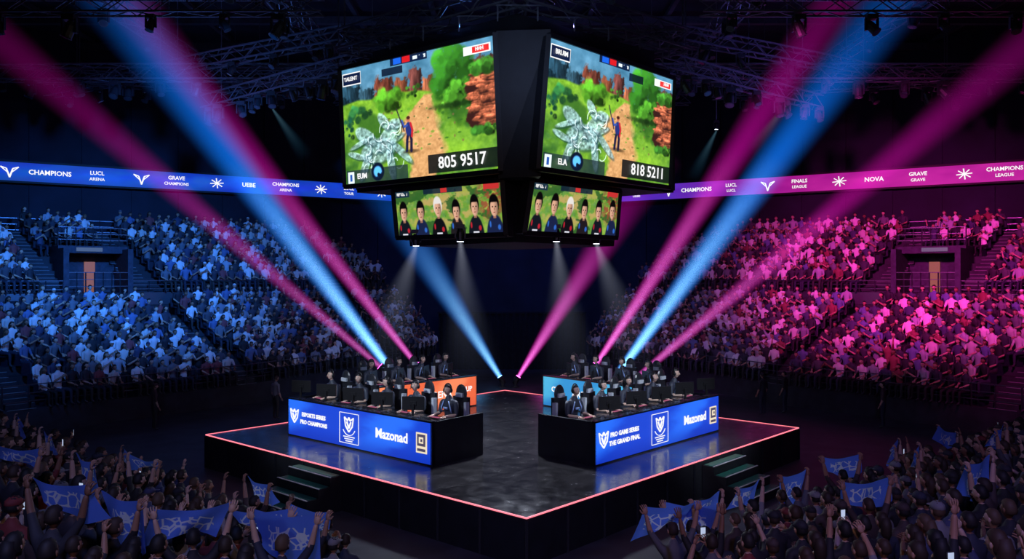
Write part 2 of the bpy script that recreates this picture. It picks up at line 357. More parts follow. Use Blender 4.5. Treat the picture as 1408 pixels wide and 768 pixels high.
# ------------------------------------------------------------ people
SKIN=randmat('skin_tones',[(0.50,0.28,0.19),(0.60,0.38,0.27),(0.42,0.22,0.14),(0.25,0.12,0.07),(0.62,0.40,0.30)],13.7,0.55)
HAIR=randmat('hair_tones',[(0.012,0.010,0.010),(0.03,0.018,0.012),(0.008,0.007,0.008),(0.05,0.027,0.016),(0.10,0.06,0.035),(0.015,0.012,0.012)],31.3,0.65)
TOPS=randmat('crowd_tops',[(0.75,0.75,0.78),(0.03,0.03,0.04),(0.40,0.44,0.52),(0.05,0.06,0.12),(0.85,0.85,0.88),(0.25,0.06,0.07),(0.12,0.18,0.35),(0.62,0.62,0.6),(0.02,0.02,0.025),(0.16,0.17,0.2),(.04,.04,.06),(.85,.85,.88),(.08,.08,.1),(.02,.02,.03),(.22,.24,.3)],7.1)
TOPD=randmat('fan_tops_dark',[(0.02,0.02,0.03),(0.03,0.035,0.06),(0.12,0.12,0.14),(0.015,0.015,0.02),(0.20,0.03,0.03),(0.05,0.06,0.14),(0.22,0.22,0.24),(.02,.02,.02),(.06,.04,.04),(.04,.04,.05)],7.1)
PANTS=randmat('crowd_trousers',[(0.02,0.025,0.05),(0.015,0.015,0.018),(0.03,0.035,0.06),(0.03,0.03,0.03)],17.9)
SHOE=mat('shoe_rubber',(0.05,0.05,0.055),0.6); EYE=mat('eye_white',(0.7,0.7,0.7),0.3); DARK=mat('headset_plastic',(0.01,0.01,0.012),0.4); LIP=mat('lip',(0.35,0.10,0.09),0.5)
PHONE=emat('phone_screen',(.55,.65,.9),.8)
JERSEY=mat('jersey_black',(0.03,0.035,0.055),0.6); JTRIM=mat('jersey_trim',(0.35,0.5,0.85),0.6)
def skinbody(J,E):
    names=list(J); me=bpy.data.meshes.new('sk'); me.from_pydata([J[n][0] for n in names],[(names.index(a),names.index(b)) for a,b,_ in E],[])
    o=bpy.data.objects.new('sk',me); COL.objects.link(o)
    sm=o.modifiers.new('s','SKIN'); sm.use_smooth_shade=True
    for i,n in enumerate(names):
        d=me.skin_vertices[0].data[i]; d.radius=(J[n][1],J[n][2]); d.use_root=(n=='pelvis')
    sb=o.modifiers.new('u','SUBSURF'); sb.levels=1; sb.render_levels=1
    dg=bpy.context.evaluated_depsgraph_get(); dg.update(); me2=bpy.data.meshes.new_from_object(o.evaluated_get(dg))
    vs=[tuple(v.co) for v in me2.vertices]; fs=[tuple(p.vertices) for p in me2.polygons]
    segs=[(Vector(J[a][0]),Vector(J[b][0]),(J[a][1]+J[b][1])/2,m) for a,b,m in E]; ms=[]
    for p in me2.polygons:
        c=p.center; best=None
        for a,b,r,m in segs:
            ab=b-a; t=max(0,min(1,(c-a).dot(ab)/max(ab.length_squared,1e-9))); d=(c-(a+ab*t)).length/ (r+0.02)
            if best is None or d<best[0]: best=(d,m)
        ms.append(best[1])
    bpy.data.objects.remove(o); bpy.data.meshes.remove(me); bpy.data.meshes.remove(me2)
    return vs,fs,ms
def hand(mb,w,f,n,side,curl=0.5,spread=1.0,m=0):
    f=f.normalized(); n=(n-f*n.dot(f)).normalized(); s=f.cross(n)*side
    M=Matrix((s,f,n)).transposed()
    mb.sphere(w+f*0.045,(0.042,0.055,0.018),m,8,5,M=M)
    for i,L in enumerate((0.075,0.085,0.078,0.06)):
        b=w+f*0.082+s*(0.03-0.02*i)*1.0; sp=s*(0.012-0.008*i)*spread
        p1=b+f*L*0.45+sp+n*curl*0.012; p2=p1+f*L*0.35*(1-0.5*curl)+n*curl*0.028; p3=p2+f*L*0.22*(1-1.3*curl)+n*curl*0.02
        mb.tube([b-f*0.02,p1,p2,p3],[0.0095,0.009,0.008,0.006],m,5)
    b=w+f*0.02+s*0.034
    mb.tube([b,b+s*0.025+f*0.03+n*0.008,b+s*0.03+f*0.06+n*0.018*(1+curl)],[0.012,0.0105,0.007],m,5)
def head(mb,c,yaw=0,pitch=0,style=0,headset=False,cap=False):
    M=Matrix.Rotation(yaw,3,'Z')@Matrix.Rotation(-pitch,3,'X'); c=Vector(c)
    def hf(d):
        x,y,z=d.x*0.074,d.y*0.093,d.z*0.115
        if d.z<0: x*=1+0.42*d.z; y*=1+0.10*d.z if d.y>0 else 1+0.35*d.z
        if d.y>0.6 and abs(d.x)<0.35 and -0.25<d.z<0.1: y*=1.03
        return Vector((x,y,z))
    mb.sphere(c,(1,1,1),0,14,10,hf,M)
    P=lambda x,y,z: c+M@Vector((x,y,z))
    mb.tube([P(0,0.085,0.018),P(0,0.098,-0.01),P(0,0.109,-0.028),P(0,0.088,-0.038)],[0.006,0.010,0.014,0.008],0,5)
    for q in(-1,1):
        mb.sphere(P(q*0.029,0.081,0.008),(0.014,0.008,0.008),5,6,4,M=M); mb.sphere(P(q*0.029,0.088,0.008),(0.006,0.004,0.006),6,6,4,M=M)
        mb.tube([P(q*0.014,0.091,0.027),P(q*0.03,0.09,0.031),P(q*0.045,0.078,0.025)],0.0035,1,4)
        mb.sphere(P(q*0.074,-0.005,-0.005),(0.010,0.018,0.03),0,6,5,M=M)
    mb.sphere(P(0,0.080,-0.060),(0.022,0.009,0.007),7,6,4,M=M)
    k=1.10 if style!=2 else 1.04
    def hair(d):
        low=-0.45 if style!=1 else -0.75
        if (d.y>0.30 and d.z<0.42) or d.z<low or (abs(d.x)>0.8 and d.y>0.0 and d.z<0.15): return Vector((d.x*0.058,d.y*0.072,d.z*0.09))
        w=1+0.05*math.sin(d.x*17+d.z*11)*math.cos(d.y*13)
        return Vector((d.x*0.078*k*w,d.y*0.096*k*w,d.z*0.116*(k+0.02)*w))
    mb.sphere(c,(1,1,1),1,14,10,hair,M)
    if style==1:
        mb.tube([P(0,-0.06,0.06),P(0,-0.085,-0.04),P(0,-0.085,-0.14),P(0,-0.08,-0.24)],[0.06,0.075,0.075,0.035],1,8)
    if cap:
        mb.sphere(P(0,0.0,0.035),(0.087,0.108,0.092),2,12,6,lambda d:1.0 if d.z>-0.05 else 0.6,M)
        mb.sphere(P(0,0.125,0.045),(0.06,0.06,0.010),2,8,4,M=M)
    if headset:
        a=[P(0.095*math.cos(t),0.0,0.02+0.122*math.sin(t)) for t in [math.pi*i/10 for i in range(11)]]
        mb.tube(a,0.014,6,6)
        for q in(-1,1): mb.sphere(P(q*0.09,0,-0.005),(0.026,0.042,0.05),6,8,6,M=M)
        mb.tube([P(0.09,0.02,-0.03),P(0.075,0.085,-0.06),P(0.03,0.11,-0.065)],0.005,6,4)
ARM={'lap':((.06,.08,-.27),(-.06,.29,-.36)),'clap':((.07,.12,-.24),(-.12,.32,-.06)),'up':((.09,.10,.22),(.13,.14,.47)),
     'wide':((.15,.05,.23),(.215,.06,.50)),'down':((.06,-.02,-.29),(.07,.08,-.54)),'key':((.06,.05,-.27),(-.03,.31,-.27)),'phone':((.05,.22,-.13),(-.10,.36,.13)),'fist':((.10,.16,.10),(.02,.24,.36)),'thigh':((.07,.06,-.28),(.02,.30,-.40))}
def person(name,base,la,ra,style=0,mats=None,headset=False,cap=False,fem=False,yaw=0.0,pitch=0.0,lean=0.0,ph=False,trim=False):
    sit=(base=='sit'); J={};E=[]
    sw=0.17 if fem else 0.195
    if sit: pz=0.54;ch=0.96;sh=1.07;nk=1.15
    else: pz=0.95;ch=1.28;sh=1.43;nk=1.50
    ly=lambda z: lean*(z-pz)
    J['pelvis']=((0,0,pz),.155,.12); J['waist']=((0,ly(pz+.2),pz+.20),.135,.105); J['chest']=((0,ly(ch),ch),.165 if not fem else .145,.12)
    J['neckb']=((0,ly(nk)+.0,nk-.01),.075,.07); J['neck']=((0,ly(nk)+.02,nk+.075),.055,.055)
    E+= [('pelvis','waist',2),('waist','chest',2),('chest','neckb',2),('neckb','neck',0)]
    hands=[]
    for q,a in((-1,la),(1,ra)):
        e,w=ARM[a]; n='l' if q<0 else 'r'; s=Vector((q*sw,ly(sh),sh))
        ep=s+Vector((q*e[0],e[1],e[2])); wp=s+Vector((q*w[0],w[1],w[2])); J['s'+n]=(tuple(s),.072,.068); J['e'+n]=(tuple(ep),.047,.047); J['w'+n]=(tuple(wp),.031,.026)
        J['m'+n]=(tuple(s.lerp(ep,.55)),.055,.055)
        E+= [('chest','s'+n,2),('s'+n,'m'+n,2),('m'+n,'e'+n,2),('e'+n,'w'+n,0)]
        hands.append((q,wp,(wp-ep).normalized(),a))
    for q in(-1,1):
        n='l' if q<0 else 'r'
        if sit: pts=[((q*.1,.03,.52),.1,.095),((q*.14,.28,.53),.085,.085),((q*.15,.47,.50),.066,.066),((q*.15,.47,.28),.058,.058),((q*.15,.47,.10),.042,.042),((q*.16,.60,.045),.04,.035)]
        else: pts=[((q*.095,.0,.88),.098,.095),((q*.10,.01,.68),.085,.085),((q*.11,.02,.49),.062,.062),((q*.11,.0,.32),.058,.058),((q*.11,-.02,.10),.042,.042),((q*.13,.12,.045),.04,.035)]
        pr='pelvis'
        for i,(c,a,b) in enumerate(pts):
            k=f'L{n}{i}'; J[k]=(c,a,b); E.append((pr,k,3 if i<5 else 4)); pr=k
    vs,fs,ms=skinbody(J,E); mb=MB(); mb.add(vs,fs,ms)
    hc=(0,ly(nk)+.035,nk+.165); head(mb,hc,yaw,pitch,style,headset,cap)
    for q,w,f,a in hands:
        if a in('up','wide'): n=Vector((0,1,0)); cu=.35 if a=='up' else .9
        elif a=='fist': n=Vector((0,1,.2)); cu=1.0
        elif a=='clap': n=Vector((-q,0,.2)); cu=.3
        elif a=='phone': n=Vector((-q*.6,.0,.6)); cu=.8
        elif a=='key': n=Vector((0,0,-1)); cu=.35; f=Vector((q*.05,1,-.12))
        else: n=Vector((0,0,-1)); cu=.4; f=(f+Vector((-q*.2,.3,-.1)))
        hand(mb,w-f.normalized()*0.01,f,n,-q,cu)
        if ph and a in('phone','up') and q>0: mb.box(tuple(w+f*0.11+Vector((0,.02,.03))),(0.075,0.012,0.15),6); mb.box(tuple(w+f*0.11+Vector((0,.012,.03))),(0.066,0.004,0.135),8)
    if trim:
        for q in(-1,1): mb.tube([Vector((q*.07,ly(sh)+.10,sh+.02)),Vector((q*.13,ly(sh)+.105,sh-.12)),Vector((q*.14,ly(.85)+.11,ch-.12))],[.01,.016,.012],9,5)
        mb.box((0,ly(ch)+.135,ch-.02),(.12,.01,.05),9)
    if mats is None: mats=[SKIN,HAIR,TOPS,PANTS,SHOE,EYE,DARK,LIP,PHONE,JTRIM]
    return mb.mesh(name,mats,True), hands
def protos(cname,specs,mats=None):
    c=bpy.data.collections.new(cname)
    for i,s in enumerate(specs):
        me,_=person(f'{cname}_{i:02d}',mats=mats,**s); o=bpy.data.objects.new(f'{cname}_{i:02d}',me); c.objects.link(o)
    return c
def instancer(name,pts,idx,coll):
    me=bpy.data.meshes.new(name); me.from_pydata([p[0] for p in pts],[],[])
    a=me.attributes.new('rot','FLOAT_VECTOR','POINT'); a.data.foreach_set('vector',[c for p in pts for c in (0,0,p[1])])
    a=me.attributes.new('scl','FLOAT','POINT'); a.data.foreach_set('value',[p[2] for p in pts])
    a=me.attributes.new('idx','INT','POINT'); a.data.foreach_set('value',idx)
    o=bpy.data.objects.new(name,me); COL.objects.link(o)
    ng=bpy.data.node_groups.new(name+'_gn','GeometryNodeTree'); ng.interface.new_socket('Geometry',in_out='INPUT',socket_type='NodeSocketGeometry'); ng.interface.new_socket('Geometry',in_out='OUTPUT',socket_type='NodeSocketGeometry')
    N=ng.nodes;Lk=ng.links; gi=N.new('NodeGroupInput');go=N.new('NodeGroupOutput');ip=N.new('GeometryNodeInstanceOnPoints');ci=N.new('GeometryNodeCollectionInfo')
    ci.inputs['Collection'].default_value=coll; ci.inputs['Separate Children'].default_value=True; ci.inputs['Reset Children'].default_value=True
    def na(nm,t):
        n=N.new('GeometryNodeInputNamedAttribute'); n.data_type=t; n.inputs['Name'].default_value=nm; return n.outputs['Attribute']
    Lk.new(gi.outputs[0],ip.inputs['Points']); Lk.new(ci.outputs[0],ip.inputs['Instance']); ip.inputs['Pick Instance'].default_value=True
    Lk.new(na('idx','INT'),ip.inputs['Instance Index']); Lk.new(na('rot','FLOAT_VECTOR'),ip.inputs['Rotation']); Lk.new(na('scl','FLOAT'),ip.inputs['Scale'])
    Lk.new(ip.outputs[0],go.inputs[0]); md=o.modifiers.new('inst','NODES'); md.node_group=ng
    return o
SEATED=protos('spectator_seated',[dict(base='sit',la='lap',ra='lap'),dict(base='sit',la='clap',ra='clap',style=1,fem=True,lean=.1),dict(base='sit',la='lap',ra='thigh',lean=.2),
  dict(base='sit',la='lap',ra='up',style=0),dict(base='sit',la='up',ra='up',style=2),dict(base='sit',la='lap',ra='lap',style=1,fem=True,yaw=.3),dict(base='sit',la='clap',ra='clap',cap=True,yaw=-.3),dict(base='sit',la='lap',ra='lap',style=2,yaw=.4,lean=.15)])
FANM=[SKIN,HAIR,TOPD,PANTS,SHOE,EYE,DARK,LIP,PHONE,JTRIM]
STAND=protos('fan_standing',[dict(base='st',la='clap',ra='clap'),dict(base='st',la='down',ra='fist',style=2),dict(base='st',la='down',ra='down',style=1,fem=True),dict(base='st',la='phone',ra='phone',ph=True),
  dict(base='st',la='up',ra='up'),dict(base='st',la='down',ra='up',style=1,fem=True,ph=False),dict(base='st',la='clap',ra='clap',style=1,fem=True,yaw=.3),dict(base='st',la='down',ra='down',cap=True,yaw=-.2),dict(base='st',la='down',ra='down',style=2,yaw=.2),
  dict(base='st',la='wide',ra='wide'),dict(base='st',la='wide',ra='wide',style=2)],FANM)
SEATC=bpy.data.collections.new('arena_seats_src')
mb=MB(); mb.box((0,0,.415),(.44,.42,.05)); mb.box((0,-.22,.64),(.44,.05,.42)); mb.box((0,-.02,.2),(.06,.3,.40)); 
so=bpy.data.objects.new('arena_seat',mb.mesh('arena_seat',[M_seat])); SEATC.objects.link(so)
# ------------------------------------------------------------ grandstands
F=[Vector(p) for p in((-24,21),(-18,29.5),(-12,36.5),(-7,46),(-5,50))]
B=[Vector(p) for p in((-38,31),(-27,40),(-19,46),(-11,51.7),(-5.6,54.5))]
def pl(A,s):
    i=min(int(s),3); return A[i].lerp(A[i+1],s-i)
def PP(s,t): return pl(F,s).lerp(pl(B,s),t)
smax=lambda t:4-1.3*t
rows=[(i*.052,(i+1)*.052 if i<9 else .57,.9+.33*i) for i in range(10)]+[(.57+.048*j,.57+.048*(j+1),5.0+.36*j) for j in range(9)]
AIS=[lambda t:(2-.6*t) if t<.55 else None, lambda t:1.27-.3*(t-.57) if t>.55 else None, lambda t:1.68-.3*(t-.57) if t>.55 else None, lambda t:1.0-.4*t if t<.55 else None, lambda t:3.0-.35*t]
def ang(p,tx=0,ty=25): return math.atan2(-(tx-p.x),(ty-p.y))
for sg in(-1,1):
    X=lambda p:(p.x*(-sg),p.y)
    mb=MB()
    e=empty('grandstand',(sg*20,38,0))
    people=[];pidx=[];seats=[]
    for ri,(t0,t1,z) in enumerate(rows):
        segs=[(.4,smax(t0))]
        if ri>=10 and ri<=14: segs=[(.4,1.32),(1.6,smax(t0))]
        for (a,b) in segs:
            k=max(2,int((b-a)*8))
            ss=sorted(set([a+(b-a)*i/k for i in range(k+1)]+[x for x in(1.0,2.0,3.0) if a<x<b]))
            for s0,s1 in zip(ss[:-1],ss[1:]):
                q=[PP(s0,t0),PP(s1,t0),PP(s1,t1),PP(s0,t1)]
                mb.hexa([(*X(p),0) for p in q],[(*X(p),z) for p in q],0)
        s=.45; tt=t0+.021
        while s<smax(t0)-.03:
            p=PP(s,tt); ds=.50/max(3,(PP(s+.02,tt)-PP(s,tt)).length/.02); s+=ds
            if any((f(tt) is not None and abs(s-f(tt))*9.2<.62) for f in AIS): continue
            if 10<=ri<=15 and 1.29<s<1.63: continue
            p=PP(s,tt); w=Vector((X(p)[0],X(p)[1])); r=ang(w)
            seats.append(((w.x,w.y,z),r,1.0))
            if random.random()<.95:
                people.append(((w.x,w.y,z),r+random.uniform(-.15,.15),random.uniform(.95,1.1))); pidx.append(random.choice([0,0,1,2,5,5,6,7,7,2]) if random.random()<.97 else random.choice([3,4]))
        for f in AIS:
            sa=f(t0+.01)
            if sa is None or sa>smax(t0): continue
            tA=t1-.026 if ri!=9 else .545
            q=[PP(sa-.05,tA),PP(sa+.05,tA),PP(sa+.05,tA+.022),PP(sa-.05,tA+.022)]
            mb.hexa([(*X(p),z) for p in q],[(*X(p),z+.17) for p in q],0)
            for (ta,zz) in ((tA,z+.17),(t0,z)):
                q=[PP(sa-.05,ta-.001),PP(sa+.05,ta-.001),PP(sa+.05,ta+.004),PP(sa-.05,ta+.004)]
                mb.hexa([(*X(p),zz+.002) for p in q],[(*X(p),zz+.02) for p in q],1)
    q=[PP(1.32,.57),PP(1.6,.57),PP(1.6,.81),PP(1.32,.81)]; mb.hexa([(*X(p),0) for p in q],[(*X(p),5.0) for p in q],0)
    mb.obj('terraces',[M_conc,M_step],parent=e)
    mb=MB()
    for s0,s1 in((1.30,1.325),(1.595,1.62)):
        q=[PP(s0,.565),PP(s1,.565),PP(s1,.84),PP(s0,.84)]; mb.hexa([(*X(p),4.9) for p in q],[(*X(p),7.15) for p in q],0)
    q=[PP(1.30,.66),PP(1.62,.66),PP(1.62,.84),PP(1.30,.84)]; mb.hexa([(*X(p),6.95) for p in q],[(*X(p),7.3) for p in q],0)
    q=[PP(1.325,.80),PP(1.595,.80),PP(1.595,.805),PP(1.325,.805)]; mb.hexa([(*X(p),5.0) for p in q],[(*X(p),6.95) for p in q],0)
    q=[PP(1.45,.79),PP(1.50,.79),PP(1.50,.797),PP(1.45,.797)]; mb.hexa([(*X(p),5.0) for p in q],[(*X(p),6.55) for p in q],1)
    q=[PP(1.38,.655),PP(1.50,.655),PP(1.50,.658),PP(1.38,.658)]; mb.hexa([(*X(p),7.03) for p in q],[(*X(p),7.22) for p in q],2)
    def rail(s0,s1,t,z,h=1.0,n=6):
        P=[PP(s0+(s1-s0)*i/n,t) for i in range(n+1)]
        for i,p in enumerate(P):
            mb.bar((*X(p),z),(*X(p),z+h),.045,3)
            if i<n:
                for hh in(h,h*.66,h*.33): mb.bar((*X(p),z+hh),(*X(P[i+1]),z+hh),.035,3)
    rail(1.30,1.62,.665,7.3,.9,8); rail(1.32,1.6,.572,5.0,1.0,7)
    mb.obj('vomitory_portal',[mat('portal_concrete',(.04,.045,.07),.8,noise=.3),emat('doorway_warm_light',(1,.36,.12),.22),emat('exit_sign',(.4,.6,1),.15),M_rail],parent=e)
    mb=MB(); rail(.4,3.4,0.0,.9,.9,34); rail(.4,1.3,.572,5.0,.6,12); rail(1.62,3.2,.572,5.0,.6,20); rail(2.55,.6,.998,7.9,.9,20)
    for s0,s1 in((.4,1.3),(1.62,3.2)):
        k=10
        for i in range(k):
            a=s0+(s1-s0)*i/k;b=s0+(s1-s0)*(i+1)/k; q=[PP(a,.566),PP(b,.566),PP(b,.57),PP(a,.57)]
            mb.hexa([(*X(p),4.4) for p in q],[(*X(p),5.02) for p in q],3)
    mb.obj('railings',[M_conc,M_conc,M_conc,M_rail],parent=e)
    instancer('spectator_crowd',people,pidx,SEATED); instancer('arena_seating',seats,[0]*len(seats),SEATC)
# ------------------------------------------------------------ near crowd
near=[];nidx=[];SCARF=[]
targets=[(55,617,0),(110,660,1),(75,690,1),(145,700,1),(163,632,0),(190,652,0),(270,722,1),(345,690,1),(350,730,0),(415,722,1),(385,762,1),(15,590,0),(20,650,0),
 (925,700,1),(850,730,1),(985,690,0),(1035,672,1),(1083,642,1),(1156,635,1),(1238,612,0),(1275,632,1),(1380,607,1),(1350,655,1),(1310,590,0),(1200,690,0)]
allp=[]; Z0=.05
for sg in(-1,1):
    base=Vector((sg*2.4,12.3)); d=Vector((sg*.76,.65)); n=Vector((sg*.65,-.76))
    e=empty('near_grandstand',(sg*10,12,0)); mb=MB()
    for k in range(0,12):
        z=Z0+.22*k
        c=base+n*(.74*k)
        a=c-d*(.5*k+.4)-n*.4; b=c+d*19-n*.4; a2=a+n*.74;b2=b+n*.74
        o4=[a,b,b2,a2] if sg>0 else [b,a,a2,b2]
        mb.hexa([(p.x,p.y,0) for p in o4],[(p.x,p.y,z) for p in o4],0)
        u=-.5*k+random.uniform(0,.25)+.1
        while u<18.5:
            p=c+d*u+n*random.uniform(-.1,.1)
            allp.append([p,z,sg,None]); u+=random.uniform(.46,.58)
    a=base-n*.6-d*0.5; b=base-n*.6+d*19
    for h in(.5,1.0): mb.bar((a.x,a.y,h),(b.x,b.y,h),.04,1)
    for i in range(18):
        p=a.lerp(b,i/17); mb.bar((p.x,p.y,0),(p.x,p.y,1.0),.05,1)
    mb.obj('terrace_and_barrier',[M_conc,M_rail],parent=e)
for tx,ty,kind in targets:
    best=None
    for a in allp:
        if a[3] is not None: continue
        p,z=a[0],a[1]; qx=704+1100*p.x/p.y; qy=380+1100*(HC-(z+1.85))/p.y
        dd=(qx-tx)**2+(qy-ty)**2
        if best is None or dd<best[0]: best=(dd,a)
    best[1][3]=kind
for p,z,sg,kd in allp:
    r=ang(p,0,24)+random.uniform(-.15,.15); s=random.uniform(.94,1.08)
    if kd is not None:
        r+=random.uniform(-.45,.45); s=random.uniform(1.02,1.08); nidx.append(9 if random.random()<.6 else 10); SCARF.append((p,z,r,s,kd))
    else: nidx.append(random.choice([0,0,6,2,2,7,8,8,7,2,8,7]) if random.random()<.84 else random.choice([1,1,4,5,3,5]))
    near.append(((p.x,p.y,z),r,s))
instancer('standing_crowd',near,nidx,STAND)
def scarf_mat():
    m,nt,b=newmat('blue_scarf_cloth'); N=nt.nodes;Lk=nt.links; tc=N.new('ShaderNodeTexCoord'); v=N.new('ShaderNodeTexVoronoi'); v.feature='DISTANCE_TO_EDGE'; v.inputs['Scale'].default_value=9
    sx=N.new('ShaderNodeSeparateXYZ'); Lk.new(tc.outputs['Generated'],sx.inputs[0])
    oi=N.new('ShaderNodeObjectInfo'); ad=N.new('ShaderNodeVectorMath'); ad.operation='ADD'; Lk.new(tc.outputs['Object'],ad.inputs[0]); Lk.new(oi.outputs['Random'],ad.inputs[1]); Lk.new(ad.outputs[0],v.inputs['Vector'])
    r=N.new('ShaderNodeValToRGB'); r.color_ramp.elements[0].position=.06; r.color_ramp.elements[0].color=(1,1,1,1); r.color_ramp.elements[1].position=.10; r.color_ramp.elements[1].color=(0,0,0,1)
    Lk.new(v.outputs['Distance'],r.inputs['Fac'])
    def band(sock,lo,hi):
        a=N.new('ShaderNodeMath');a.operation='COMPARE'; a.inputs[1].default_value=(lo+hi)/2;a.inputs[2].default_value=(hi-lo)/2; Lk.new(sock,a.inputs[0]); return a.outputs[0]
    bx=band(sx.outputs[0],.2,.8); bz=band(sx.outputs[2],.3,.72)
    m1=N.new('ShaderNodeMath');m1.operation='MULTIPLY';Lk.new(bx,m1.inputs[0]);Lk.new(bz,m1.inputs[1]); m2=N.new('ShaderNodeMath');m2.operation='MULTIPLY';Lk.new(m1.outputs[0],m2.inputs[0]);Lk.new(r.outputs['Color'],m2.inputs[1])
    mx=N.new('ShaderNodeMix'); mx.data_type='RGBA'; mx.inputs[6].default_value=(.12,.26,.95,1); mx.inputs[7].default_value=(.75,.85,1,1); Lk.new(m2.outputs[0],mx.inputs[0])
    Lk.new(mx.outputs[2],b.inputs['Base Color']); b.inputs['Roughness'].default_value=.8
    tr=N.new('ShaderNodeBsdfTranslucent'); Lk.new(mx.outputs[2],tr.inputs['Color']); ms=N.new('ShaderNodeMixShader'); ms.inputs[0].default_value=.5
    Lk.new(b.outputs[0],ms.inputs[1]); Lk.new(tr.outputs[0],ms.inputs[2]); Lk.new(ms.outputs[0],N['Material Output'].inputs['Surface'])
    return m
MSC=scarf_mat()
for p,z,r,s,kd in SCARF:
    hw=.415; H=random.uniform(.24,.32) if kd==0 else random.uniform(.38,.50); top=1.43+.50+.10; y0=.10
    nx,ny=16,7; vs=[];fs=[];ph=random.uniform(0,6)
    for j in range(ny):
        for i in range(nx):
            u=i/(nx-1);v=j/(ny-1); sag=.06*math.sin(math.pi*u)
            vs.append((-hw+2*hw*u+.18*v*math.sin(ph), y0+.05*math.sin(u*9+ph+v*2)*(0.3+v)+.08*v, top-sag-H*v*(1+.3*math.sin(ph*2+u*2))+.06*math.sin(u*5+ph)*v))
    for j in range(ny-1):
        for i in range(nx-1): a=j*nx+i; fs.append((a,a+1,a+nx+1,a+nx))
    mb=MB(); mb.add(vs,fs,0); o=mb.obj('supporter_scarf',[MSC],True); o.matrix_world=Matrix.Translation((p.x,p.y,z))@Matrix.Rotation(r,4,'Z')@Matrix.Scale(s,4)
# floor crew
for (x,y,i,r) in((10.5,33.5,7,.6),(11.6,34.0,8,.9),(-9.6,32.5,8,-.7),(-13.5,30.2,7,-.9),(14.2,30.6,8,1.0)):
    o=bpy.data.objects.new('event_steward',STAND.objects[i].data); COL.objects.link(o); o.location=(x,y,0); o.rotation_euler=(0,0,r)
# ------------------------------------------------------------ desks with players
PM=[mat('player_skin',(.66,.43,.33),.5),mat('player_hair',(.012,.010,.012),.4),JERSEY,PANTS,SHOE,EYE,DARK,LIP,M_white,JTRIM]
PL=[person('esports_player_a','sit','key','key',mats=PM,headset=True,lean=.12,yaw=.15,pitch=-.1,trim=True)[0],
    person('esports_player_b','sit','key','key',style=1,fem=True,mats=PM,headset=True,lean=.08,yaw=-.2,trim=True)[0],
    person('esports_player_c','sit','key','key',style=2,mats=PM,headset=True,lean=.18,yaw=.05,pitch=-.15,trim=True)[0]]
M_chair=mat('chair_leather',(.02,.021,.026),.35); M_chairw=mat('chair_trim',(.55,.58,.62),.4); M_scr=emat('monitor_glow',(.25,.5,.9),1.4)
mb=MB(); mb.box((0,0,.44),(.5,.5,.10),0); mb.box((0,-.27,.80),(.44,.09,.66),0); mb.box((-.20,-.22,.78),(.07,.10,.5),1); mb.box((.20,-.22,.78),(.07,.10,.5),1)
mb.sphere((0,-.27,1.2),(.17,.055,.2),0,10,8); mb.box((0,-.21,1.17),(.2,.05,.09),1)
for q in(-1,1): mb.box((q*.3,-.02,.66),(.07,.28,.03),0); mb.bar((q*.3,-.05,.44),(q*.3,-.05,.65),.03,0)
mb.tube([(0,0,.1),(0,0,.4)],.03,0,8)
for i in range(5):
    a=i*2*math.pi/5; mb.tube([(0,0,.1),(.28*math.cos(a),.28*math.sin(a),.07)],[.03,.02],0,5); mb.sphere((.28*math.cos(a),.28*math.sin(a),.035),(.03,.03,.035),0,6,5)
CHAIR=mb.mesh('gaming_chair',[M_chair,M_chairw],False)
mb=MB(); mb.box((0,0,.36),(.58,.03,.34),0); mb.box((0,-.018,.36),(.55,.004,.31),1); mb.box((0,.05,.2),(.06,.03,.3),0); mb.box((0,.06,.01),(.26,.2,.02),0); mb.box((0,.022,.36),(.16,.02,.1),0)
MON=mb.mesh('computer_monitor',[DARK,M_scr])
mb=MB(); mb.box((0,0,.012),(.38,.13,.02),0); mb.box((.3,0,.014),(.06,.1,.026),0); mb.box((.05,.0,.004),(.8,.3,.004),0)
for i in range(4):
    mb.box((0,-.045+.03*i,.025),(.35,.022,.008),1)
KEY=mb.mesh('keyboard_and_mouse',[DARK,emat('key_backlight',(.7,.15,.3),.5)])
SCL=1.25
